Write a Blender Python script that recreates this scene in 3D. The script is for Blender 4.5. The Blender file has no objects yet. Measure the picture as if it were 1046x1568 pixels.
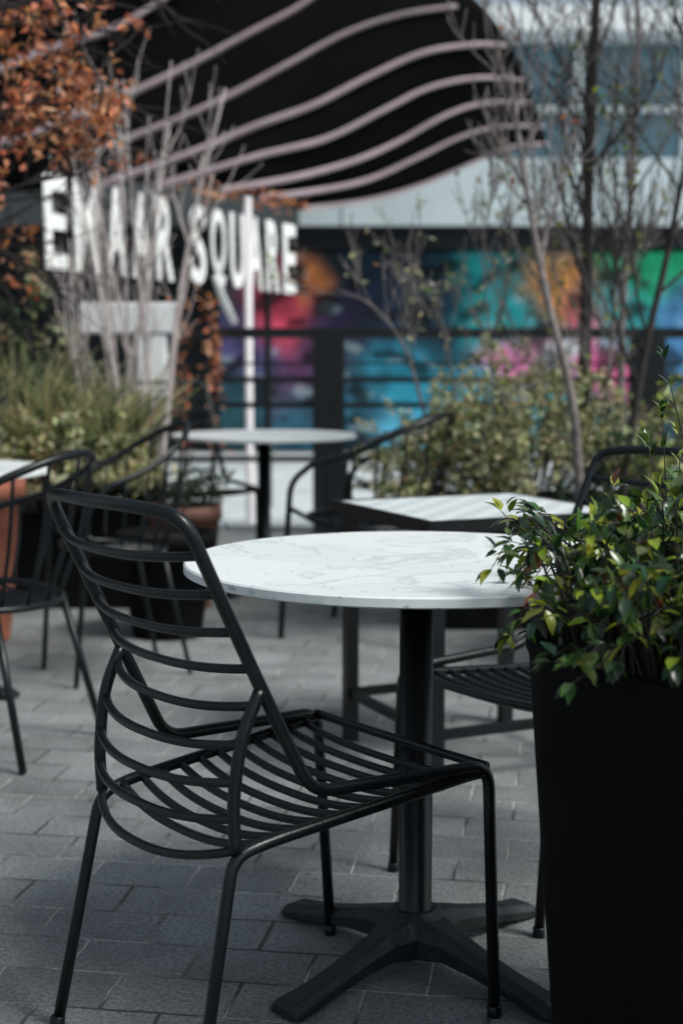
import bpy, math, random
from mathutils import Vector, Matrix, noise
random.seed(7)
R = random.random
def U(a,b): return a+(b-a)*random.random()
scene = bpy.context.scene
COL = scene.collection

# ------------------------------------------------------------------ materials
def new_mat(name):
    m = bpy.data.materials.new(name); m.use_nodes = True
    nt = m.node_tree
    return m, nt, nt.nodes, nt.links, nt.nodes["Principled BSDF"]

def mat(name, col, rough=0.6, metal=0.0, var=0.15, scale=8.0, bump=0.0, bscale=60.0, coat=0.0, spec=.5):
    m, nt, N, L, b = new_mat(name)
    tc = N.new("ShaderNodeTexCoord")
    n = N.new("ShaderNodeTexNoise"); n.inputs["Scale"].default_value = scale; n.inputs["Detail"].default_value = 6
    L.new(tc.outputs["Object"], n.inputs["Vector"])
    r = N.new("ShaderNodeMapRange")
    r.inputs["From Min"].default_value=.3; r.inputs["From Max"].default_value=.7
    r.inputs["To Min"].default_value = 1-var; r.inputs["To Max"].default_value = 1+var
    L.new(n.outputs["Fac"], r.inputs["Value"])
    mx = N.new("ShaderNodeVectorMath"); mx.operation='SCALE'
    mx.inputs[0].default_value = col[:3]
    L.new(r.outputs["Result"], mx.inputs["Scale"])
    L.new(mx.outputs["Vector"], b.inputs["Base Color"])
    b.inputs["Roughness"].default_value = rough
    b.inputs["Metallic"].default_value = metal
    b.inputs["Specular IOR Level"].default_value = spec
    if coat: b.inputs["Coat Weight"].default_value = coat
    if bump:
        n2 = N.new("ShaderNodeTexNoise"); n2.inputs["Scale"].default_value=bscale; n2.inputs["Detail"].default_value=5
        L.new(tc.outputs["Object"], n2.inputs["Vector"])
        bp = N.new("ShaderNodeBump"); bp.inputs["Strength"].default_value=bump; bp.inputs["Distance"].default_value=.004
        L.new(n2.outputs["Fac"], bp.inputs["Height"]); L.new(bp.outputs["Normal"], b.inputs["Normal"])
    return m

def leaf_mat(name, rough=.45, transl=.25, spec=.5):
    m, nt, N, L, b = new_mat(name)
    a = N.new("ShaderNodeAttribute"); a.attribute_name="Col"
    L.new(a.outputs["Color"], b.inputs["Base Color"])
    b.inputs["Roughness"].default_value=rough
    b.inputs["Specular IOR Level"].default_value=spec
    t = N.new("ShaderNodeBsdfTranslucent"); L.new(a.outputs["Color"], t.inputs["Color"])
    ms = N.new("ShaderNodeMixShader"); ms.inputs[0].default_value=transl
    out = N["Material Output"]
    L.new(b.outputs[0], ms.inputs[1]); L.new(t.outputs[0], ms.inputs[2]); L.new(ms.outputs[0], out.inputs["Surface"])
    return m

M_black = mat("black_powder_coat",(.0045,.0065,.008),.30,0.0,.25,20,.15,250,0,.34)
M_cast = mat("cast_iron_paint",(.011,.015,.017),.5,0.0,.3,25,.5,120,0,.4)
M_planter = mat("planter_black",(.0028,.0032,.0036),.75,0,.3,9,.2,80,0,.10)
M_dark = mat("dark_metal",(.006,.008,.010),.55,0,.2,6,0,60,0,.3)
M_terra = mat("terracotta",(.30,.10,.06),.8,0,.25,9,.3,60)
M_brownpot = mat("brown_pot",(.12,.05,.035),.7,0,.25,9,.3,60)
M_soil = mat("soil",(.02,.014,.01),.95,0,.4,40,.8,80)
M_white = mat("white_paint",(.80,.81,.82),.5,0,.05,5)
M_letter = mat("sign_letter_white",(.86,.86,.84),.45,0,.05,6)
M_pinkpole = mat("pale_pole",(.66,.62,.64),.5,0,.08,8)
M_panel = mat("fascia_panel",(.54,.62,.65),.5,0,.10,1.2)
M_panelshade = mat("fascia_panel_shade_tint",(.075,.088,.098),.6,0,.2,1.2)  # fascia panel again, colour darkened to stand for shade under the canopy
M_panel2 = mat("fascia_panel_white",(.84,.87,.89),.5,0,.05,1.2)
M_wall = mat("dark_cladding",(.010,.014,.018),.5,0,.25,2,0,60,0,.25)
M_canopy = mat("canopy_black",(.003,.003,.0035),.8,0,.3,1.5,0,60,0,.08)
M_strip = mat("canopy_rib",(.50,.39,.42),.5,0,.15,3)
M_bark = mat("bark",(.028,.021,.020),.85,0,.4,40,.5,90)
M_barkpale = mat("bark_pale",(.52,.45,.44),.8,0,.3,30)
M_barkgrey = mat("bark_grey",(.20,.17,.165),.8,0,.5,30,.4,90)
M_leafg = leaf_mat("glossy_leaf",.26,.25,.75)
M_leafd = leaf_mat("dull_leaf",.55,.38,.3)
M_glass,_,N,L,b = new_mat("window_glass")
b.inputs["Base Color"].default_value=(.08,.20,.26,1); b.inputs["Roughness"].default_value=.08; b.inputs["Specular IOR Level"].default_value=.9

def marble():
    m, nt, N, L, b = new_mat("white_marble")
    tc=N.new("ShaderNodeTexCoord")
    n=N.new("ShaderNodeTexNoise"); n.inputs["Scale"].default_value=4; n.inputs["Detail"].default_value=10; n.inputs["Distortion"].default_value=1.3
    L.new(tc.outputs["Object"], n.inputs["Vector"])
    cr=N.new("ShaderNodeValToRGB"); e=cr.color_ramp.elements
    e[0].position=.475; e[0].color=(.70,.73,.73,1); e[1].position=.525; e[1].color=(.74,.76,.76,1)
    k=e.new(.5); k.color=(.54,.59,.61,1)
    L.new(n.outputs["Fac"],cr.inputs[0])
    n2=N.new("ShaderNodeTexNoise"); n2.inputs["Scale"].default_value=38; n2.inputs["Detail"].default_value=6; n2.inputs["Roughness"].default_value=.7
    L.new(tc.outputs["Object"], n2.inputs["Vector"])
    cr2=N.new("ShaderNodeValToRGB"); e=cr2.color_ramp.elements
    e[0].position=.31; e[0].color=(.45,.49,.52,1); e[1].position=.38; e[1].color=(1,1,1,1)
    L.new(n2.outputs["Fac"],cr2.inputs[0])
    mx=N.new("ShaderNodeMix"); mx.data_type='RGBA'; mx.blend_type='MULTIPLY'; mx.inputs[0].default_value=1
    L.new(cr.outputs[0],mx.inputs[6]); L.new(cr2.outputs[0],mx.inputs[7])
    L.new(mx.outputs[2],b.inputs["Base Color"])
    b.inputs["Roughness"].default_value=.40
    return m
M_marble=marble()

def chess():
    m, nt, N, L, b = new_mat("chess_tile_top")
    tc=N.new("ShaderNodeTexCoord")
    ck=N.new("ShaderNodeTexChecker"); ck.inputs["Scale"].default_value=18
    ck.inputs["Color1"].default_value=(.76,.79,.80,1); ck.inputs["Color2"].default_value=(.54,.59,.61,1)
    L.new(tc.outputs["Object"],ck.inputs["Vector"]); L.new(ck.outputs[0],b.inputs["Base Color"])
    b.inputs["Roughness"].default_value=.35
    return m
M_chess=chess()

def pavers():
    m, nt, N, L, b = new_mat("stone_pavers")
    tc=N.new("ShaderNodeTexCoord")
    mp=N.new("ShaderNodeMapping"); mp.inputs["Rotation"].default_value[2]=math.radians(9)
    L.new(tc.outputs["Object"],mp.inputs["Vector"])
    nd=N.new("ShaderNodeTexNoise"); nd.inputs["Scale"].default_value=14; nd.inputs["Detail"].default_value=3
    L.new(tc.outputs["Object"],nd.inputs["Vector"])
    ms=N.new("ShaderNodeVectorMath"); ms.operation='MULTIPLY_ADD'
    ms.inputs[1].default_value=(.010,.010,0); L.new(nd.outputs["Color"],ms.inputs[0]); L.new(mp.outputs[0],ms.inputs[2])
    br=N.new("ShaderNodeTexBrick"); br.inputs["Scale"].default_value=1.0
    br.inputs["Brick Width"].default_value=.22; br.inputs["Row Height"].default_value=.14
    br.inputs["Mortar Size"].default_value=.0040; br.inputs["Mortar Smooth"].default_value=.5; br.inputs["Bias"].default_value=0
    br.inputs["Color1"].default_value=(.162,.174,.178,1); br.inputs["Color2"].default_value=(.228,.240,.244,1)
    L.new(ms.outputs[0],br.inputs["Vector"])
    nl=N.new("ShaderNodeTexNoise"); nl.inputs["Scale"].default_value=3.2; nl.inputs["Detail"].default_value=6
    L.new(tc.outputs["Object"],nl.inputs["Vector"])
    crm=N.new("ShaderNodeValToRGB"); e=crm.color_ramp.elements
    e[0].position=.44; e[0].color=(.06,.06,.058,1); e[1].position=.58; e[1].color=(.46,.47,.45,1)
    L.new(nl.outputs["Fac"],crm.inputs[0]); L.new(crm.outputs[0],br.inputs["Mortar"])
    n=N.new("ShaderNodeTexNoise"); n.inputs["Scale"].default_value=110; n.inputs["Detail"].default_value=6; n.inputs["Roughness"].default_value=.9
    L.new(tc.outputs["Object"],n.inputs["Vector"])
    r=N.new("ShaderNodeMapRange"); r.inputs["From Min"].default_value=.35; r.inputs["From Max"].default_value=.65; r.inputs["To Min"].default_value=.2; r.inputs["To Max"].default_value=1.8
    L.new(n.outputs["Fac"],r.inputs[0])
    n3=N.new("ShaderNodeTexNoise"); n3.inputs["Scale"].default_value=1.3; n3.inputs["Detail"].default_value=9; n3.inputs["Roughness"].default_value=.7
    L.new(tc.outputs["Object"],n3.inputs["Vector"])
    r3=N.new("ShaderNodeMapRange"); r3.inputs["From Min"].default_value=.3; r3.inputs["From Max"].default_value=.7; r3.inputs["To Min"].default_value=.45; r3.inputs["To Max"].default_value=1.45
    L.new(n3.outputs["Fac"],r3.inputs[0])
    v=N.new("ShaderNodeTexVoronoi"); v.inputs["Scale"].default_value=14; v.inputs["Randomness"].default_value=1
    L.new(ms.outputs[0],v.inputs["Vector"])
    rv=N.new("ShaderNodeMapRange"); rv.inputs["From Min"].default_value=.06; rv.inputs["From Max"].default_value=.14; rv.inputs["To Min"].default_value=.45; rv.inputs["To Max"].default_value=1
    L.new(v.outputs["Distance"],rv.inputs[0])
    n4=N.new("ShaderNodeTexNoise"); n4.inputs["Scale"].default_value=1.9; n4.inputs["Detail"].default_value=2; L.new(mp.outputs[0],n4.inputs["Vector"])
    r4=N.new("ShaderNodeMapRange"); r4.inputs["From Min"].default_value=.5; r4.inputs["From Max"].default_value=.62; L.new(n4.outputs["Fac"],r4.inputs[0])
    mst=N.new("ShaderNodeMix"); mst.data_type='FLOAT'; mst.inputs[2].default_value=1.0
    L.new(r4.outputs[0],mst.inputs[0]); L.new(rv.outputs[0],mst.inputs[3])
    mm=N.new("ShaderNodeMath"); mm.operation='MULTIPLY'; L.new(r.outputs[0],mm.inputs[0]); L.new(r3.outputs[0],mm.inputs[1])
    mm2=N.new("ShaderNodeMath"); mm2.operation='MULTIPLY'; L.new(mm.outputs[0],mm2.inputs[0]); L.new(mst.outputs[0],mm2.inputs[1])
    sc=N.new("ShaderNodeVectorMath"); sc.operation='SCALE'; L.new(br.outputs["Color"],sc.inputs[0]); L.new(mm2.outputs[0],sc.inputs["Scale"])
    L.new(sc.outputs[0],b.inputs["Base Color"])
    b.inputs["Roughness"].default_value=.72
    hb=N.new("ShaderNodeMath"); hb.operation='MULTIPLY_ADD'; hb.inputs[1].default_value=-2.2; L.new(br.outputs["Fac"],hb.inputs[0]); L.new(n.outputs["Fac"],hb.inputs[2])
    bp=N.new("ShaderNodeBump"); bp.inputs["Strength"].default_value=.9; bp.inputs["Distance"].default_value=.004
    L.new(hb.outputs[0],bp.inputs["Height"]); L.new(bp.outputs[0],b.inputs["Normal"])
    return m
M_pave=pavers()
M_pale=mat("pale_concrete",(.50,.54,.56),.8,0,.15,2,.3,40)

# ------------------------------------------------------------------ mesh builder
class MB:
    def __init__(s): s.v=[]; s.f=[]; s.c=None
    def tube(s, pts, rad, seg=8, cap=True):
        pts=[Vector(p) for p in pts]; n=len(pts)
        if not hasattr(rad,'__len__'): rad=[rad]*n
        t0=(pts[1]-pts[0]).normalized()
        up=Vector((0,0,1)) if abs(t0.z)<.9 else Vector((1,0,0))
        nrm=t0.cross(up).normalized(); base=len(s.v)
        for i in range(n):
            if i==0: t=t0
            elif i==n-1: t=(pts[i]-pts[i-1]).normalized()
            else: t=(pts[i+1]-pts[i-1]).normalized()
            nrm=(nrm-t*nrm.dot(t)).normalized(); bn=t.cross(nrm)
            for k in range(seg):
                a=2*math.pi*k/seg
                s.v.append(pts[i]+(nrm*math.cos(a)+bn*math.sin(a))*rad[i])
        for i in range(n-1):
            for k in range(seg):
                a=base+i*seg+k; b_=base+i*seg+(k+1)%seg
                s.f.append((a,b_,b_+seg,a+seg))
        if cap:
            s.f.append(tuple(base+k for k in reversed(range(seg))))
            s.f.append(tuple(base+(n-1)*seg+k for k in range(seg)))
    def box(s,x0,x1,y0,y1,z0,z1):
        b=len(s.v)
        for z in (z0,z1):
            for x,y in ((x0,y0),(x1,y0),(x1,y1),(x0,y1)): s.v.append(Vector((x,y,z)))
        s.f+= [(b+3,b+2,b+1,b),(b+4,b+5,b+6,b+7),(b,b+1,b+5,b+4),(b+1,b+2,b+6,b+5),(b+2,b+3,b+7,b+6),(b+3,b,b+4,b+7)]
    def lathe(s,prof,seg=48,c=(0,0,0)):
        b=len(s.v); n=len(prof)
        for r,z in prof:
            for k in range(seg):
                a=2*math.pi*k/seg; s.v.append(Vector((c[0]+r*math.cos(a),c[1]+r*math.sin(a),c[2]+z)))
        for i in range(n-1):
            for k in range(seg):
                a=b+i*seg+k; d=b+i*seg+(k+1)%seg
                s.f.append((a,d,d+seg,a+seg))
        s.f.append(tuple(b+k for k in reversed(range(seg))))
        s.f.append(tuple(b+(n-1)*seg+k for k in range(seg)))
    def leaf(s,p,d,n,Ln,W,col,fine=True):
        if s.c is None: s.c=[]
        d=d.normalized(); x=d.cross(n)
        if x.length<1e-3: x=d.cross(Vector((1,.3,.2)))
        x.normalize(); n=x.cross(d).normalized(); b=len(s.v)
        droop=-n*Ln*.12
        if fine:
            P=[p, p+d*Ln*.28+x*W*.42+n*W*.16, p+d*Ln*.62+x*W*.38+n*W*.14+droop*.4, p+d*Ln+droop*1.5,
               p+d*Ln*.62-x*W*.38+n*W*.14+droop*.4, p+d*Ln*.28-x*W*.42+n*W*.16, p+d*Ln*.28, p+d*Ln*.62+droop*.4]
            s.v+=P
            s.f+=[(b,b+1,b+6),(b+1,b+2,b+7,b+6),(b+2,b+3,b+7),(b+7,b+3,b+4),(b+6,b+7,b+4,b+5),(b,b+6,b+5)]
            s.c+=[col]*8
        else:
            s.v+=[p,p+d*Ln*.5+x*W*.5+n*W*.2,p+d*Ln+droop,p+d*Ln*.5-x*W*.5+n*W*.2]
            s.f+=[(b,b+1,b+2),(b,b+2,b+3)]; s.c+=[col]*4
    def obj(s,name,m,parent=None,smooth=True,loc=None):
        me=bpy.data.meshes.new(name); me.from_pydata([tuple(v) for v in s.v],[],s.f); me.update()
        if s.c is not None:
            at=me.color_attributes.new("Col",'FLOAT_COLOR','POINT')
            buf=[]
            for c in s.c: buf+= [c[0],c[1],c[2],1.0]
            at.data.foreach_set("color",buf)
        if smooth: me.polygons.foreach_set("use_smooth",[True]*len(me.polygons))
        me.materials.append(m)
        o=bpy.data.objects.new(name,me); COL.objects.link(o)
        if parent: o.parent=parent
        if loc: o.location=loc
        return o

def empty(name,loc=(0,0,0),rz=0,sc=1):
    e=bpy.data.objects.new(name,None); e.empty_display_size=.1; COL.objects.link(e)
    e.location=loc; e.rotation_euler=(0,0,rz); e.scale=sc if hasattr(sc,'__len__') else (sc,sc,sc); return e

def bevel(o,w=.004,seg=2):
    md=o.modifiers.new("bevel",'BEVEL'); md.width=w; md.segments=seg; md.limit_method='ANGLE'; md.angle_limit=math.radians(40)

def fillet(pts, r=.04, n=6):
    pts=[Vector(p) for p in pts]; out=[pts[0]]
    for i in range(1,len(pts)-1):
        a,b_,c=pts[i-1],pts[i],pts[i+1]
        d1=(a-b_); d2=(c-b_); rr=min(r,d1.length*.48,d2.length*.48)
        p0=b_+d1.normalized()*rr; p2=b_+d2.normalized()*rr
        for k in range(n+1):
            t=k/n; out.append(p0*(1-t)**2+b_*2*t*(1-t)+p2*t*t)
    out.append(pts[-1]); return out
def spline(pts,n=6):
    pts=[Vector(p) for p in pts]; P=[pts[0]*2-pts[1]]+pts+[pts[-1]*2-pts[-2]]; out=[]
    for i in range(1,len(P)-2):
        p0,p1,p2,p3=P[i-1:i+3]
        for k in range(n):
            t=k/n
            out.append(.5*((2*p1)+(-p0+p2)*t+(2*p0-5*p1+4*p2-p3)*t*t+(-p0+3*p1-3*p2+p3)*t**3))
    out.append(pts[-1]); return out

# ------------------------------------------------------------------ ground
g=MB(); g.v=[Vector((-120,-60,0)),Vector((120,-60,0)),Vector((120,180,0)),Vector((-120,180,0))]; g.f=[(0,1,2,3)]
g.obj("ground",M_pave,smooth=False)
g=MB(); g.v=[Vector((-60,9.4,.004)),Vector((60,9.4,.004)),Vector((60,16.8,.004)),Vector((-60,16.8,.004))]; g.f=[(0,1,2,3)]
g.obj("pavement",M_pale,smooth=False)
l=MB()
for i in range(30):
    x,y=U(-1.6,1.4),U(2.6,8.5)
    l.leaf(Vector((x,y,.008)),Vector((U(-1,1),U(-1,1),.05)),Vector((U(-.2,.2),U(-.2,.2),1)),U(.015,.03),U(.010,.016),(U(.15,.3),U(.09,.16),U(.05,.1)),True)
l.obj("fallen_leaves",M_leafd)

# ------------------------------------------------------------------ slat chair
def build_chair_meshes():
    f=MB(); fr=.0102
    loop=[(.222,.262,.004),(.228,.235,.442),(.205,-.115,.458),(.198,-.215,.655),(.196,-.330,.890),(.10,-.358,.899),(0,-.366,.899)]
    full=loop+[(-x,y,z) for x,y,z in reversed(loop[:-1])]
    f.tube(fillet(full,.040,7),fr,14)
    for s in (1,-1):
        f.tube(fillet([(s*.207,-.330,.004),(s*.194,-.250,.385),(s*.202,-.19,.398),(s*.222,.20,.430),(s*.228,.232,.432)],.03,6),fr*.95,14)
        f.tube(spline([(s*.199,-.203,.628),(s*.197,-.234,.56),(s*.194,-.248,.47),(s*.194,-.246,.392)],6),fr*.95,12)
        for fx,fy in ((.222,.262),(.207,-.330)):
            f.lathe([(.012,0),(.0125,.003),(.012,.018),(.010,.020)],12,(s*fx,fy,0))
    frame=f.obj("frame",M_black)
    sl=MB(); sr=.0072
    def slat(w,y,z,bow,dip,r=sr):
        pts=[]
        for i in range(17):
            t=-1+2*i/16; k=(1-abs(t)**2.4)
            pts.append((t*w,y-bow*k,z-dip*k))
        sl.tube(pts,r,8)
    for z in (.832,.775,.717,.660):
        t=(z-.655)/(.890-.655); y=-.215+(-.330+.215)*t
        slat(.198-.002*t,y,z,.040,.010)
    for z,y in ((.604,-.212),(.550,-.234),(.496,-.246),(.442,-.249)):
        slat(.195,y,z,.042,.014)
    slat(.194,-.246,.394,.05,.028)
    for i in range(11):
        t=i/10; y=-.205+.40*t
        slat(.201+.022*t,y,.398+.032*t,.012*(1-t),.028-.012*t,.0070)
    slat(.226,.232,.440,-.012,.006,.0085)
    s=sl.obj("slats",M_black)
    return frame,s
def chair(name,loc,deg,meshes,sc=1):
    e=empty(name,loc,math.radians(deg),sc)
    for me,n in meshes:
        o=bpy.data.objects.new(n,me); COL.objects.link(o); o.parent=e
    return e
fr_,sl_=build_chair_meshes()
slat_meshes=[(fr_.data,"frame"),(sl_.data,"slats")]
bpy.data.objects.remove(fr_); bpy.data.objects.remove(sl_)

def build_armchair():
    f=MB(); r=.0115
    half=[(.235,.25,.004),(.265,.19,.60),(.275,.10,.665),(.275,-.05,.705),(.235,-.20,.775),(.13,-.30,.83),(0,-.335,.85)]
    a=fillet([half[0],half[1],half[2]],.08,6)
    up=spline(half[2:]+[(-x,y,z) for x,y,z in reversed(half[2:-1])],7)
    path=a[:-1]+up+[Vector((-p.x,p.y,p.z)) for p in reversed(a[:-1])]
    f.tube(path,r,12)
    ring=[]
    for k in range(33):
        an=2*math.pi*k/32; ring.append((.235*math.cos(an),.225*math.sin(an),.44+.015*math.sin(an)))
    f.tube(ring,r*.9,10,False)
    for s in (1,-1):
        f.tube([(s*.215,-.27,.004),(s*.17,-.165,.43)],r*.95,10)
        f.tube([(s*.262,.195,.50),(s*.215,.11,.447)],r*.8,8)
    fo=f.obj("frame",M_black)
    w=MB()
    for k in range(11):
        t=-1+2*k/10; an=math.radians(270+t*100)
        lo=Vector((.232*math.cos(an),.222*math.sin(an),.44+.015*math.sin(an)))
        q=min(up,key=lambda p:abs(math.atan2(p.x,-(p.y+.02))-math.atan2(math.cos(an),-math.sin(an))))
        mid=(lo+q)/2+Vector((lo.x,lo.y,0)).normalized()*.02
        w.tube(spline([lo,mid,q],4),.0055,7)
    for k in range(13):
        x=-.21+.42*k/12; yy=.225*math.sqrt(max(0,1-(x/.235)**2))
        w.tube(spline([(x,-yy,.435-.01*yy/.22),(x,0,.415),(x,yy,.445)],5),.006,7)
    wo=w.obj("spindles",M_black)
    ms=[(fo.data,"frame"),(wo.data,"spindles")]
    bpy.data.objects.remove(fo); bpy.data.objects.remove(wo); return ms
arm_meshes=build_armchair()

chair("slat_chair",(-.085,2.310,0),-51,slat_meshes)
chair("slat_chair",(.455,2.97,0),127,slat_meshes)
chair("wire_armchair",(-1.03,4.00,0),70,arm_meshes)
chair("wire_armchair",(-.80,4.95,0),120,arm_meshes,(.72,.82,1.03))
chair("slat_chair",(-.74,6.95,0),205,slat_meshes,1.10)
chair("wire_armchair",(.10,5.70,0),65,arm_meshes,1.05)
chair("slat_chair",(-1.78,6.0,0),160,slat_meshes,1.05)
chair("wire_armchair",(.30,7.4,0),110,arm_meshes)

# ------------------------------------------------------------------ round tables
def round_table(name,loc,r=.41,rot=0):
    e=empty(name,loc,rot)
    t=MB(); t.lathe([(r-.006,.731),(r,.734),(r,.747),(r-.003,.750)],96); top=t.obj("top",M_marble,e,smooth=False)
    u=MB(); u.lathe([(.05,.700),(.13,.715),(.13,.7303),(.05,.7306)],32); u.obj("mounting_plate",M_black,e,False)
    c=MB(); c.lathe([(.036,.075),(.034,.10),(.0305,.104),(.0305,.70)],36); c.obj("column",M_black,e)
    bmb=MB()
    for k in range(4):
        an=math.radians(45+90*k); cs,sn=math.cos(an),math.sin(an)
        prof=[(0,.052,.030,.098),(.05,.046,.030,.094),(.09,.032,.034,.084),(.15,.028,.028,.066),(.22,.027,.016,.048),(.28,.030,.006,.036),(.315,.035,.004,.030),(.33,.033,.004,.022)]
        base=len(bmb.v)
        for d,w,z0,z1 in prof:
            for (ww,zz) in ((-w,z0),(w,z0),(w,z0+(z1-z0)*.6),(w*.6,z1),(-w*.6,z1),(-w,z0+(z1-z0)*.6)):
                bmb.v.append(Vector((d*cs-ww*sn,d*sn+ww*cs,zz)))
        for i in range(len(prof)-1):
            for j in range(6):
                a=base+i*6+j; b_=base+i*6+(j+1)%6
                bmb.f.append((a,b_,b_+6,a+6))
        n=len(prof)-1
        bmb.f.append(tuple(base+n*6+j for j in range(6)))
        bmb.lathe([(.016,0),(.018,.004),(.016,.012)],14,(.30*cs,.30*sn,0))
    bmb.lathe([(.052,.034),(.060,.075),(.052,.096),(.040,.106)],32)
    o=bmb.obj("cross_base",M_cast,e,smooth=False); bevel(o,.004,2)
    return e
round_table("round_cafe_table",(.135,2.52,0),.415)
round_table("round_cafe_table",(-.37,6.8,0),.44,.3)
round_table("round_cafe_table",(-1.38,4.65,0),.42,.5)

e=empty("square_cafe_table",(.37,3.92,0),math.radians(-65.7))
s_=.30
t=MB(); t.box(-s_+.012,s_-.012,-s_+.012,s_-.012,.672,.700); t.obj("tile_top",M_chess,e,False)
t=MB()
for q in ((-s_,s_,-s_,-s_+.0115),(-s_,s_,s_-.0115,s_),(-s_,-s_+.0115,-s_+.0125,s_-.0125),(s_-.0115,s_,-s_+.0125,s_-.0125)):
    t.box(q[0],q[1],q[2],q[3],.672,.703)
k=.26
for x in (-k,k):
    for y in (-k,k): t.box(x-.018,x+.018,y-.018,y+.018,0,.664)
t.box(-.285,.285,-.285,.285,.6645,.6715)
for y in (-k,k): t.box(-k+.0185,k-.0185,y-.01,y+.01,.13,.155)
for x in (-k,k): t.box(x-.01,x+.01,-k+.0185,k-.0185,.13,.155)
o=t.obj("frame",M_black,e,False)

# ------------------------------------------------------------------ front planter and its shrub
PX,PY=.607,1.955
e=empty("round_planter",(PX,PY,0))
p=MB(); p.lathe([(.285,0),(.292,.01),(.343,.695),(.347,.700),(.347,.712),(.325,.712),(.320,.66),(.05,.655)],96); p.obj("pot",M_planter,e)
p=MB(); p.lathe([(.31,.655),(.31,.668)],48); p.obj("soil",M_soil,e,False)

def green(kind):
    t=R()
    if kind=='front':
        if t<.50: c=(U(.010,.025),U(.03,.06),U(.010,.02))
        elif t<.78: c=(U(.05,.10),U(.10,.16),U(.015,.03))
        elif t<.97: c=(U(.22,.34),U(.29,.40),U(.02,.05))
        else: c=(U(.12,.25),U(.03,.07),U(.02,.03))
    elif kind=='pale':
        if t<.62: c=(U(.55,.72),U(.56,.68),U(.32,.45))
        elif t<.86: c=(U(.20,.30),U(.26,.34),U(.08,.13))
        elif t<.94: c=(U(.02,.04),U(.035,.06),U(.015,.03))
        else: c=(U(.50,.62),U(.33,.40),U(.16,.22))
    elif kind=='orange':
        if t<.45: c=(U(.52,.66),U(.17,.24),U(.07,.12))
        elif t<.84: c=(U(.66,.78),U(.31,.40),U(.17,.25))
        else: c=(U(.16,.24),U(.05,.07),U(.03,.04))
    elif kind=='lime':
        c=(U(.24,.40),U(.30,.44),U(.04,.09)) if t<.7 else (U(.05,.08),U(.09,.13),U(.02,.04))
    elif kind=='straw':
        if t<.6: c=(U(.42,.58),U(.41,.52),U(.22,.30))
        elif t<.88: c=(U(.10,.18),U(.15,.21),U(.07,.10))
        else: c=(U(.03,.05),U(.04,.06),U(.03,.04))
    else:
        c=(U(.03,.07),U(.05,.10),U(.025,.05))
    return c
def rdir(zb=0):
    while True:
        v=Vector((U(-1,1),U(-1,1),U(-1,1)))
        if .1<v.length<1: v.normalize(); v.z+=zb; return v.normalized()

e=empty("leafy_shrub")
lf=MB(); st=MB()
def stem_with_leaves(pts,lfb,stb,kind,Ln,W,r0=.0025,dens=60,fine=True,tip=True,ok=None):
    P=spline(pts,5); n=len(P)
    stb.tube(P,[r0*(1-.75*i/(n-1)) for i in range(n)],5)
    tot=sum((P[i+1]-P[i]).length for i in range(n-1)); cnt=int(tot*dens)
    for k in range(cnt):
        t=(k+R())/cnt
        if t<.22: continue
        i=min(n-2,int(t*(n-1))); p=P[i].lerp(P[i+1],R()); ax=(P[i+1]-P[i]).normalized()
        d=(ax*U(.2,.8)+rdir()*1.0).normalized(); q=p+d*U(.002,.012)
        if ok and not ok(q+d*Ln*.6): continue
        s=U(.55,1.2)
        lfb.leaf(q,d,Vector((U(-.5,.5),U(-.5,.5),1)),Ln*s,W*s,green(kind),fine)
    if tip and (ok is None or ok(P[-1])):
        for k in range(3): lfb.leaf(P[-1],((P[-1]-P[-2]).normalized()+rdir()*.5),Vector((0,0,1)),Ln,W,green(kind),fine)
def rim_ok(q):
    rr=math.hypot(q.x-PX,q.y-PY)
    return not (rr>.30 and q.z<.705) and q.z>.67
for i in range(480):
    a=U(0,2*math.pi); rr=.29*math.sqrt(R())
    b0=Vector((PX+rr*math.cos(a),PY+rr*math.sin(a),.665))
    out=Vector((math.cos(a),math.sin(a),0))*U(.02,.13)*(.4+rr/.28)
    if out.x<0: out.x*=.5
    h=U(.07,.265)*(1.06-.26*rr/.28)
    tip=b0+out+Vector((U(-.03,.04),U(-.04,.04),h))
    mid=b0.lerp(tip,.5)+Vector((0,0,.05))
    end=tip+out*.30+Vector((U(-.03,.03),U(-.03,.03),U(-.06,.02)))
    stem_with_leaves([b0,mid,tip,end],lf,st,'front',.031,.0165,dens=72,ok=rim_ok)
for tx,ty,tz in ((.245,2.02,.845),(.262,1.98,.80),(.29,2.10,.88),(.28,2.0,.83),(.30,1.93,.79)):
    b0=Vector((PX-.2,PY+U(-.05,.1),.70)); tp=Vector((tx,ty,tz))
    stem_with_leaves([b0,b0.lerp(tp,.5)+Vector((0,0,.05)),tp],lf,st,'lime' if R()<.6 else 'front',.034,.017,dens=55)
for i in range(34):
    b0=Vector((PX+U(-.14,.28),PY+U(0,.25),.67)); tp=b0+Vector((U(-.06,.08),U(0,.1),U(.24,.44)))
    stem_with_leaves([b0,b0.lerp(tp,.5)+Vector((U(-.02,.02),0,0)),tp],lf,st,'lime' if R()<.5 else 'front',.026,.012,dens=46)
lf.obj("leaves",M_leafg,e); st.obj("stems",M_bark,e)

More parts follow.
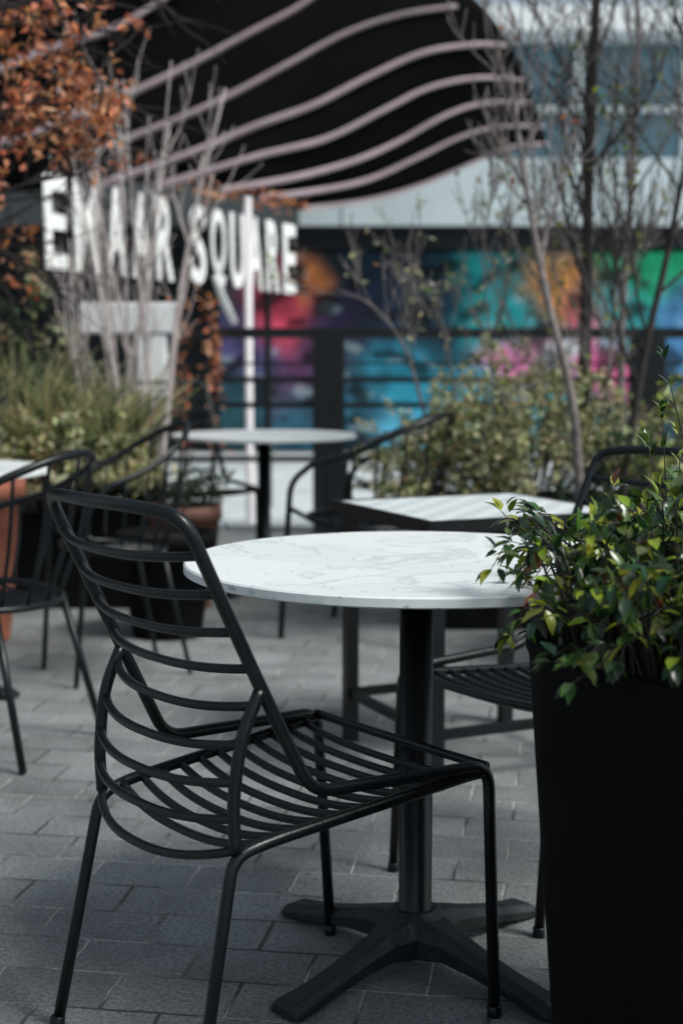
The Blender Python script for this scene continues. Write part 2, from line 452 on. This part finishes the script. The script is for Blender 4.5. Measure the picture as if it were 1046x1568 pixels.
# ------------------------------------------------------------------ rear planter boxes and shrubs
def trough(name,x0,x1,y0,y1,h):
    e=empty(name)
    t=MB(); t.box(x0,x1,y0,y1,0,h); o=t.obj("box",M_planter,e,False); bevel(o,.01)
    t=MB()
    t.box(x0-.02,x1+.02,y0-.02,y0+.03,h+.002,h+.04); t.box(x0-.02,x1+.02,y1-.03,y1+.02,h+.002,h+.04)
    t.box(x0-.02,x0+.03,y0+.031,y1-.031,h+.002,h+.04); t.box(x1-.03,x1+.02,y0+.031,y1-.031,h+.002,h+.04)
    t.obj("rim",M_planter,e,False)
    t=MB(); t.box(x0+.031,x1-.031,y0+.031,y1-.031,h+.001,h+.02); t.obj("soil",M_soil,e,False)
trough("planter_box",.42,3.2,5.75,6.35,.48)
trough("planter_box",-2.8,-.86,6.25,6.75,.50)

def shrub(name,n,cx,cy,z0,rx,ry,h,kind,Ln,W,mt,dens=70,spread=1.0,bark=None):
    e=empty(name); l=MB(); s=MB()
    for i in range(n):
        a=U(0,6.283); q=math.sqrt(R())
        b0=Vector((cx+rx*.35*q*math.cos(a),cy+ry*.4*q*math.sin(a),z0))
        hh=h*(1-.55*q*q)*U(.55,1.12)*(1+.25*noise.noise(Vector((a*1.5,q*2,cx))))
        tip=Vector((cx+rx*q*math.cos(a)*spread,cy+ry*q*math.sin(a)*spread,z0+hh))
        mid=b0.lerp(tip,.55)+Vector((U(-.06,.06),U(-.06,.06),.08*h))
        end=tip+Vector((U(-.1,.1),U(-.1,.1),U(-.12,.08)))
        stem_with_leaves([b0,mid,tip,end],l,s,kind,Ln,W,.003,dens,False)
    l.obj("leaves",mt,e); s.obj("stems",bark or M_bark,e)
shrub("variegated_shrub",210,.74,5.92,.46,.60,.38,.64,'pale',.032,.019,M_leafd,80)
shrub("variegated_shrub",90,1.50,6.05,.50,.45,.3,.50,'pale',.034,.020,M_leafd,75)
shrub("variegated_shrub",90,.46,5.75,.44,.34,.25,.34,'pale',.030,.018,M_leafd,80)
shrub("leafy_shrub",64,1.22,4.7,.0,.33,.3,1.12,'lime',.035,.018,M_leafg,38)
shrub("leafy_shrub",50,1.05,5.2,.0,.30,.3,.88,'dark',.04,.02,M_leafd,70)

# ------------------------------------------------------------------ trees
def branch(mb,p,d,Ln,r,depth,up=.25,wob=.12,tips=None,spl=(3,5),minr=.0022):
    n=6; pts=[p.copy()]; dd=d.normalized()
    for i in range(n):
        dd=(dd+rdir()*wob+Vector((0,0,up*.25))).normalized(); pts.append(pts[-1]+dd*Ln/n)
    P=spline(pts,2); m=len(P)
    mb.tube(P,[max(minr*.7,r*(1-.55*i/(m-1))) for i in range(m)],5)
    if tips is not None: tips.append((P[m//2],dd))
    if depth==0:
        if tips is not None: tips.append((P[-1],dd))
        return
    for k in range(random.randint(*spl)):
        t=U(.25,.95); i=max(1,int(t*(m-1))); ax=(P[min(i+1,m-1)]-P[i-1]).normalized()
        side=ax.cross(rdir()).normalized()
        branch(mb,P[i],(ax*.8+side*U(.4,.8)),Ln*U(.4,.7),max(minr,r*(1-.55*t)*.6),depth-1,up,wob,tips,spl,minr)
    branch(mb,P[-1],dd,Ln*.55,max(minr,r*.45),depth-1,up,wob,tips,spl,minr)

def bare_tree(name,path,r,branches,bark,leafk=None,nl=0,blen=.7,t0=.35,minr=.0028,spl=(3,5)):
    e=empty(name); mb=MB(); P=spline(path,6); n=len(P); tips=[]
    mb.tube(P,[r*(1-.72*i/(n-1)) for i in range(n)],10)
    for k in range(branches):
        t=t0+(.98-t0)*(k+R())/branches; i=max(1,int(t*(n-1))); ax=(P[min(i+1,n-1)]-P[i-1]).normalized()
        side=ax.cross(rdir()).normalized()
        branch(mb,P[i],ax*.9+side*U(.4,.9),blen*U(.6,1.1)*(1.15-.5*t),r*(1-.72*t)*.55,2,.35,.12,tips,spl,minr)
    mb.obj("trunk_and_limbs",bark,e)
    if nl:
        l=MB()
        for k in range(nl):
            q,d=random.choice(tips); l.leaf(q+rdir()*.02,rdir(-.2),rdir(),U(.03,.05),U(.015,.025),green(leafk),False)
        l.obj("leaves",M_leafd,e)
    return tips
bare_tree("bare_tree",[(1.02,6.05,.5),(1.03,6.06,1.2),(1.04,6.1,1.9),(1.06,6.1,2.6),(1.07,6.1,3.5)],.032,15,M_bark,'lime',40,.85,.34)
bare_tree("bare_tree",[(.93,5.45,.3),(.88,5.4,.9),(.76,5.35,1.35),(.67,5.35,1.80),(.62,5.35,2.15)],.021,13,M_barkgrey,'orange',10,.52,.5,.0028,(2,4))
bare_tree("bare_tree",[(1.22,6.15,.5),(1.21,6.2,1.2),(1.24,6.2,1.9),(1.25,6.2,2.5),(1.22,6.2,3.3)],.019,13,M_barkgrey,'lime',40,.70,.25)
bare_tree("bare_tree",[(1.10,5.6,.5),(1.18,5.6,1.1),(1.28,5.6,1.6),(1.34,5.6,2.1),(1.30,5.6,2.9)],.018,14,M_bark,'lime',90,.75,.2)
bare_tree("bare_tree",[(1.45,5.9,.5),(1.44,5.9,1.3),(1.5,5.9,2.1),(1.5,5.9,3.0)],.02,12,M_barkgrey,'lime',90,.8,.2)
bare_tree("bare_tree",[(.45,6.1,.5),(.36,6.1,.85),(.27,6.1,1.15),(.13,6.1,1.33),(-.02,6.1,1.40)],.010,7,M_barkgrey,'pale',30,.32,.35,.0028,(1,3))
bare_tree("bare_tree",[(.70,6.2,.5),(.66,6.2,1.0),(.62,6.2,1.4),(.60,6.2,1.75)],.009,9,M_barkgrey,'pale',70,.32,.35,.0028,(2,3))
bare_tree("bare_tree",[(.60,6.2,.5),(.50,6.2,.9),(.44,6.2,1.25),(.30,6.2,1.55)],.008,8,M_barkgrey,'pale',50,.30,.35,.0028,(1,3))
bare_tree("bare_tree",[(.95,6.2,.5),(.93,6.2,.9),(.90,6.2,1.35),(.92,6.2,1.8)],.009,10,M_barkgrey,'lime',50,.35,.3,.0028,(2,3))
bare_tree("bare_tree",[(1.12,5.95,.5),(1.10,5.9,1.0),(1.13,5.9,1.5),(1.10,5.9,2.1)],.010,11,M_barkgrey,'lime',70,.45,.2,.0028,(2,3))

e=empty("twiggy_shrub"); mb=MB(); tips=[]
for i in range(20):
    b0=Vector((-.98+U(-.14,.16),6.5+U(-.12,.12),.5))
    tp=b0+Vector((U(-.34,.40),U(-.25,.2),U(1.0,1.95)))
    mid=b0.lerp(tp,.5)+Vector((U(-.05,.05),0,.05))
    P=spline([b0,mid,tp],5); n=len(P); r=U(.006,.0115)
    mb.tube(P,[r*(1-.65*k/(n-1)) for k in range(n)],6)
    for k in range(3):
        j=int(U(.35,.95)*(n-1)); branch(mb,P[j],(P[min(j+1,n-1)]-P[j-1]).normalized()+rdir()*.5,U(.2,.4),r*.4,1,.3,.12,tips,(1,3),.0022)
mb.obj("stems",M_barkpale,e)

e=empty("beech_tree"); mb=MB(); tips=[]
trunk=spline([(-2.25,5.1,0),(-2.2,5.1,.9),(-2.25,5.15,1.8),(-2.2,5.1,3.0),(-2.1,5.1,4.2)],6)
n=len(trunk); mb.tube(trunk,[.07*(1-.6*i/(n-1)) for i in range(n)],12)
limbs=[[(-2.22,5.1,1.1),(-1.7,5.0,1.45),(-1.3,4.95,1.60),(-1.12,4.9,1.68)],
       [(-2.22,5.1,1.5),(-1.7,5.2,1.9),(-1.2,5.2,1.98),(-.88,5.2,2.05)],
       [(-2.2,5.1,1.9),(-1.6,5.0,2.35),(-1.1,5.0,2.45),(-.75,5.0,2.5)],
       [(-2.2,5.1,1.3),(-1.6,5.3,1.55),(-1.35,5.3,1.55),(-1.25,5.3,1.48)],
       [(-2.2,5.1,2.2),(-1.7,4.9,2.15),(-1.3,4.8,2.20),(-1.0,4.8,2.28)],
       [(-2.2,5.1,1.8),(-1.6,5.2,2.15),(-1.2,5.1,2.25),(-.82,5.1,2.3)],
       [(-2.2,5.1,1.7),(-1.6,5.0,1.85),(-1.25,5.0,1.92),(-1.0,5.0,1.95)],
       [(-2.2,5.1,2.6),(-2.7,5.0,2.9),(-3.2,5.1,3.1),(-3.5,5.1,3.3)],
       [(-2.25,5.1,1.8),(-2.8,5.2,2.1),(-3.2,5.2,2.2),(-3.5,5.2,2.2)],
       [(-2.1,5.1,3.2),(-1.6,5.3,3.4),(-1.2,5.3,3.3),(-.9,5.3,3.2)]]
for lm in limbs:
    P=spline(lm,6); n=len(P); mb.tube(P,[.017*(1-.7*i/(n-1)) for i in range(n)],8)
    for k in range(11):
        j=int(U(.35,1)*(n-1)); ax=(P[min(j+1,n-1)]-P[j-1]).normalized()
        branch(mb,P[j],ax+rdir()*.8,U(.25,.42),.006,1,-.02,.16,tips,(2,4),.002)
mb.obj("trunk_and_limbs",M_bark,e)
l=MB()
for q,d in tips:
    if q.x>-.72 or (q.z<1.78 and q.x>-1.14): continue
    if noise.noise(q*2.6)<-.02: continue
    for k in range(random.randint(3,7)):
        l.leaf(q+rdir()*U(.01,.05),rdir(-.6),rdir(),U(.03,.052),U(.018,.028),green('orange'),False)
l.obj("dry_leaves",M_leafd,e)

e=empty("dry_vine"); mb=MB(); l=MB()
for pts in ([(-1.0,8.4,2.12),(-.6,8.8,2.10),(-.25,9.2,2.08)],[(-.82,8.9,1.5),(-.80,8.8,1.3),(-.78,8.8,1.0),(-.78,8.8,.4)],[(-.98,8.7,1.5),(-.97,8.7,1.2),(-.95,8.7,.8),(-.95,8.7,.2)]):
    P=spline(pts,10); mb.tube(P,.006,5)
    for p_ in P:
        if R()<.3: continue
        for k in range(random.randint(2,8)):
            l.leaf(p_+rdir()*U(.01,.08),rdir(-.3),rdir(),U(.03,.06),U(.02,.03),green('orange'),False)
mb.obj("stems",M_bark,e); l.obj("dry_leaves",M_leafd,e)

e=empty("ornamental_grass"); gm=MB(); gm.c=[]
for i in range(3600):
    x=U(-2.7,-.90); y=U(6.28,6.7); hgt=U(.30,.85)*(.75+.5*noise.noise(Vector((x*3,y*3,0)))+.15*(x<-1.3))
    le=Vector((U(-.35,.35),U(-.4,.2),1)).normalized(); w=U(.004,.009)
    p0=Vector((x,y,.50)); p1=p0+le*hgt*.6; p2=p0+le*hgt+Vector((le.x*.6,le.y*.5,-.15))*hgt
    sd=Vector((1,U(-.5,.5),0)).normalized()*w; b=len(gm.v)
    gm.v+=[p0-sd,p0+sd,p1-sd*1.1,p1+sd*1.1,p2]; gm.f+=[(b,b+1,b+3,b+2),(b+2,b+3,b+4)]
    c=green('straw'); gm.c+=[c]*5
gm.obj("blades",M_leafd,e)
shrub("leafy_shrub",130,-1.30,6.25,.44,.55,.28,.42,'pale',.045,.02,M_leafd,65)
shrub("leafy_shrub",150,-2.1,6.9,.0,.9,.35,1.5,'dark',.05,.025,M_leafd,55)
shrub("leafy_shrub",110,-1.55,7.2,.0,.45,.3,1.35,'straw',.05,.022,M_leafd,45)

# ------------------------------------------------------------------ pots
def pot(name,x,y,r,h,m,plant=None):
    e=empty(name,(x,y,0)); p=MB()
    p.lathe([(r*.68,0),(r*.7,.01),(r*.93,h*.86),(r,h*.87),(r,h),(r*.88,h),(r*.86,h*.9),(r*.1,h*.89)],40); p.obj("pot",m,e)
    p=MB(); p.lathe([(r*.85,h*.9),(r*.85,h*.92)],30); p.obj("soil",M_soil,e,False)
pot("terracotta_pot",-1.48,5.55,.24,.66,M_terra)
pot("terracotta_pot",-.70,6.30,.17,.46,M_brownpot)
pot("black_pot",-.70,5.65,.20,.42,M_planter)
shrub("small_shrub",26,-.70,6.30,.42,.18,.18,.22,'dark',.04,.02,M_leafd,60)

# ------------------------------------------------------------------ fence
e=empty("metal_railing"); t=MB()
for i in range(-3,6):
    x=-.08+i*2.0; t.box(x-.10,x+.10,8.93,9.07,0,1.235)
t.box(-6.2,10.2,8.955,9.045,1.237,1.30)
for i in range(-3,5):
    x0=-.08+i*2.0+.102; x1=x0+1.796
    for z in (.96,.80,.46): t.box(x0,x1,8.985,9.015,z,z+.035)
    for z in (1.07,): t.box(x0,x1,8.99,9.01,z,z+.016)
t.obj("rails_and_posts",M_dark,e,False)

# ------------------------------------------------------------------ big letter sign
ang=math.atan2(3.1,1.26); e=empty("letter_sign",(-1.60,7.8,0),ang)
fr=MB(); fr.box(-.05,3.5,.05,.07,1.66,1.68); fr.box(-.05,3.5,.05,.07,1.98,2.0)
fr.box(.3,.34,.071,.11,0,2.05); fr.box(3.0,3.04,.071,.11,0,2.05); fr.obj("support_frame",M_dark,e,False)
x=0
for i,ch in enumerate("EMAAR SQUARE"):
    if ch==' ': x+=.15; continue
    cu=bpy.data.curves.new("t",'FONT'); cu.body=ch; cu.size=1; cu.extrude=.006; cu.offset=.016; cu.resolution_u=5
    to=bpy.data.objects.new("t",cu); COL.objects.link(to); bpy.context.view_layer.update()
    dg=bpy.context.evaluated_depsgraph_get(); me=bpy.data.meshes.new_from_object(to.evaluated_get(dg)); bpy.data.objects.remove(to)
    xs=[v.co.x for v in me.vertices]; ys=[v.co.y for v in me.vertices]
    w=.26 if ch=='M' else .21
    zmin,zmax=min(ys),max(ys)
    for v in me.vertices:
        X=(v.co.x-min(xs))/(max(xs)-min(xs))*w; Z=(v.co.y-zmin)/(zmax-zmin)*.51; Y=-v.co.z
        v.co=(X+x,Y,1.595+Z)
    me.materials.append(M_letter)
    lo=bpy.data.objects.new("letter_"+ch.lower(),me); COL.objects.link(lo); lo.parent=e
    if ch=='Q':
        q=MB(); q.tube([(x+.06,0,1.66),(x+.16,0,1.52),(x+.34,0,1.36)],[.026,.028,.024],8); q.obj("letter_q_tail",M_letter,e)
    x+=w+.081
p=empty("sign_pole",(-.62,9.6,0)); t=MB(); t.lathe([(.05,0),(.05,.01),(.026,.02),(.026,2.18)],20); t.obj("shaft",M_pinkpole,p)
p=empty("totem_sign",(-1.12,7.55,0)); t=MB(); t.box(-.25,.26,-.05,.05,1.24,1.40); t.box(.05,.20,-.04,.04,.0,1.238); o=t.obj("panel_and_post",M_white,p,False); bevel(o,.01)

# ------------------------------------------------------------------ wavy canopy (elevation drawn on a 6.2 mm module)
def interp(tab,x):
    if x<=tab[0][0]: return tab[0][1]
    for (a,b),(c,d) in zip(tab,tab[1:]):
        if x<=c: return b+(d-b)*(x-a)/(c-a)
    return tab[-1][1]
def EV(a,b,off=0):
    y=14+.55*math.sin(a/170.+b/120.) - off
    return Vector(((a-523)*.00625,y,4.508-.00612*b))
bot=[(-900,300),(200,278),(300,285),(400,312),(465,326),(560,310),(640,285),(720,250),(780,222),(846,212)]
top=[(-900,-420),(300,-400),(500,-240),(600,-120),(690,-12),(740,40),(790,108),(825,170),(846,211)]
e=empty("wavy_canopy"); mb=MB(); nx,nz=120,14
for off in (0,-.22):
    for i in range(nx+1):
        a=-900+(1746)*i/nx
        for j in range(nz+1):
            b=interp(bot,a)+(interp(top,a)-interp(bot,a))*j/nz; mb.v.append(EV(a,b,off))
K=(nx+1)*(nz+1)
for i in range(nx):
    for j in range(nz):
        k=i*(nz+1)+j; mb.f.append((k,k+nz+1,k+nz+2,k+1)); mb.f.append((K+k,K+k+1,K+k+nz+2,K+k+nz+1))
    k=i*(nz+1); mb.f.append((k,K+k,K+k+nz+1,k+nz+1)); k+=nz; mb.f.append((k,k+nz+1,K+k+nz+1,K+k))
mb.obj("shell",M_canopy,e)
strips=[[(-300,200),(-100,130),(60,62),(150,30),(215,-4),(300,-60)],
 [(-200,260),(0,200),(120,152),(200,125),(290,85),(380,40),(460,0),(540,-60)],
 [(100,232),(190,208),(270,182),(350,150),(440,105),(530,60),(610,38),(692,30)],
 [(150,285),(300,240),(390,205),(480,175),(560,135),(640,100),(715,87),(765,86)],
 [(250,290),(300,278),(400,250),(500,225),(590,180),(650,150),(720,133),(795,130)],
 [(340,302),(440,285),(530,260),(600,230),(680,185),(740,165),(812,160)],
 [(400,312),(470,303),(560,282),(640,245),(700,215),(760,196),(835,190)],
 [(465,327),(560,311),(640,286),(720,251),(780,223),(846,213)]]
mb=MB()
for si,s in enumerate(strips):
    P=spline([(a,b,0) for a,b in s],8); n=len(P); w0=(.042,.044,.036,.034,.030,.028,.026,.022)[si]
    mb.tube([EV(q.x,q.y,.03) for q in P],[w0*(1.1-.55*k/(n-1)) for k in range(n)],8)
mb.obj("ribs",M_strip,e)

# ------------------------------------------------------------------ building
e=empty("office_building")
w=MB(); w.box(-14,1.4,17.3,26,0,9.5); w.box(1.402,18,17.3,26,0,4.98); w.obj("core_wall",M_wall,e,False)
w=MB(); w.box(-.48,18,16.5,17.29,2.62,3.38); w.obj("fascia",M_panel,e,False)
w=MB(); w.box(-14,-.485,16.5,17.29,2.62,3.38); w.obj("fascia_painted_shade",M_panelshade,e,False)  # left run of the same flush fascia; canopy shade is in its colour
w=MB()
for i in range(-7,10): w.box(i*1.9-.006,i*1.9+.006,16.492,16.499,2.63,3.37)
w.box(-14,18,16.6,17.29,2.38,2.615); w.box(-14,18,16.48,16.59,2.595,2.617); w.obj("dark_beam",M_wall,e,False)  # dark-clad beam under the fascia, together with the panel joints
w=MB(); w.box(-14,18,17.0,17.2,3.385,4.74); w.obj("windows_upper",M_glass,e,False)
w=MB()
for i in range(-10,14): 
    x=i*1.25+.25; w.box(x-.05,x+.05,16.93,16.995,3.385,4.74)
    if i%3==0: w.box(x+.06,x+.42,16.92,16.994,3.385,4.74)
w.box(-14,18,16.88,16.918,3.95,4.02)
w.box(-14,18,16.3,17.29,4.745,5.02); w.box(-14,1.4,16.9,17.29,7.0,8.0); w.obj("white_spandrels",M_panel2,e,False)
w=MB(); w.box(-14,1.4,17.0,17.2,5.025,6.99); w.obj("windows_top",M_glass,e,False)
w=MB()
for i in range(-8,12):
    x=i*1.6; w.box(x-.04,x+.04,17.12,17.29,0.0,2.37)
w.obj("shopfront_mullions",M_wall,e,False)
w=MB(); w.box(-14,-5.5,10.5,17.2,0,7); w.obj("side_wing",M_wall,e,False)

blobs=[(-.73,1.75,.45,(.82,.08,.14)),(-.35,2.1,.28,(.85,.28,.08)),(-1.1,1.3,.4,(.10,.08,.22)),(.6,2.0,.7,(.008,.022,.05)),(.2,1.6,.5,(.03,.015,.06)),(1.0,1.5,.50,(.008,.04,.07)),(.3,2.2,.5,(.01,.02,.04)),
 (1.7,1.85,.46,(.02,.45,.47)),(2.67,1.95,.38,(.98,.40,.10)),(2.5,2.2,.2,(.9,.6,.35)),(2.9,1.6,.27,(.88,.10,.18)),(3.7,2.2,.5,(.03,.62,.28)),(3.2,1.55,.35,(.03,.48,.50)),
 (2.0,1.15,.34,(.90,.24,.50)),(3.1,1.1,.38,(.90,.14,.38)),(2.5,1.1,.25,(.75,.78,.8)),(.9,.2,.5,(.15,.55,.80)),(.75,.8,.45,(.02,.27,.40)),(-.5,.9,.4,(.12,.03,.10)),
 (-.2,.4,.5,(.02,.10,.16)),(1.5,.5,.5,(.04,.40,.58)),(4.2,1.4,.5,(.1,.3,.6)),(2.2,.4,.5,(.1,.38,.45)),(4.9,2.0,.5,(.8,.35,.1)),(5.6,1.2,.6,(.6,.1,.4))]
mb=MB(); mb.c=[]; NX,NZ=300,80
for i in range(NX+1):
    X=-1.45+9.0*i/NX
    for j in range(NZ+1):
        Z=.03+2.33*j/NZ
        wv=noise.noise_vector(Vector((X*1.3,Z*1.3,3)))*.35+noise.noise_vector(Vector((X*4,Z*4,7)))*.16
        x,z=X+wv.x,Z+wv.y; acc=Vector((.02,.07,.09))*.2; ws=.2
        for bx,bz,br,bc in blobs:
            q=((x-bx)**2+(z-bz)**2)/(br*br); k=math.exp(-q*2.0)*2.2; acc+=Vector(bc)*k; ws+=k
        c=acc/ws
        s=noise.noise(Vector((X*2.2+5,Z*3,1))) ; s2=noise.noise(Vector((X*7,Z*7,9)))
        c=c*(1.05+.5*s+.5*s2)
        if noise.noise(Vector((X*3.1,Z*5.0,22)))>.45: c=c.lerp(Vector((.5,.65,.68)),.35)
        if noise.noise(Vector((X*2.7,Z*4.0,44)))>.24: c=c*.22
        mb.v.append(Vector((X,17.02,Z))); mb.c.append((max(0,c.x),max(0,c.y),max(0,c.z)))
for i in range(NX):
    for j in range(NZ):
        k=i*(NZ+1)+j; mb.f.append((k,k+NZ+1,k+NZ+2,k+1))
M_mural,_,N,L,b=new_mat("mural_paint"); a=N.new("ShaderNodeAttribute"); a.attribute_name="Col"; L.new(a.outputs["Color"],b.inputs["Base Color"]); b.inputs["Roughness"].default_value=.5; b.inputs["Specular IOR Level"].default_value=.25
e=empty("mural_panel"); mb.obj("painted_face",M_mural,e,False)

# ------------------------------------------------------------------ world, sun, camera
wd=bpy.data.worlds.new("World"); scene.world=wd; wd.use_nodes=True
nt=wd.node_tree; bg=nt.nodes["Background"]; sk=nt.nodes.new("ShaderNodeTexSky"); sk.sky_type='NISHITA'; sk.sun_disc=False
SE,SA=math.radians(52),math.radians(120)
sk.sun_elevation=SE; sk.sun_rotation=SA; sk.air_density=1.0; sk.dust_density=3.0; sk.ozone_density=1.0
# thin cloud cover: pull the clear-sky blue towards a neutral grey
hs=nt.nodes.new("ShaderNodeHueSaturation"); hs.inputs["Saturation"].default_value=.55; hs.inputs["Value"].default_value=1.0
tn=nt.nodes.new("ShaderNodeMix"); tn.data_type='RGBA'; tn.blend_type='MULTIPLY'; tn.inputs[0].default_value=1; tn.inputs[7].default_value=(.93,1.0,.98,1)
nt.links.new(sk.outputs[0],hs.inputs["Color"]); nt.links.new(hs.outputs[0],tn.inputs[6]); nt.links.new(tn.outputs[2],bg.inputs[0]); bg.inputs[1].default_value=.14
sd=bpy.data.lights.new("sun",'SUN'); sd.energy=3.0; sd.angle=math.radians(18); sd.color=(.99,.99,.95)
so=bpy.data.objects.new("sun",sd); COL.objects.link(so)
dv=Vector((math.sin(SA)*math.cos(SE),math.cos(SA)*math.cos(SE),math.sin(SE)))
so.rotation_euler=dv.to_track_quat('Z','Y').to_euler()
cd=bpy.data.cameras.new("camera"); cam=bpy.data.objects.new("camera",cd); COL.objects.link(cam)
cam.location=(0,0,1.105); cam.rotation_euler=(math.radians(90-6.13),0,0)
cd.sensor_fit='VERTICAL'; cd.sensor_height=36; cd.sensor_width=24; cd.lens=50; cd.clip_end=500; cd.clip_start=.05
cd.dof.use_dof=True; cd.dof.focus_distance=2.3; cd.dof.aperture_fstop=3.0
scene.camera=cam
scene.view_settings.view_transform='Standard'; scene.view_settings.look='None'; scene.view_settings.exposure=0; scene.view_settings.gamma=1
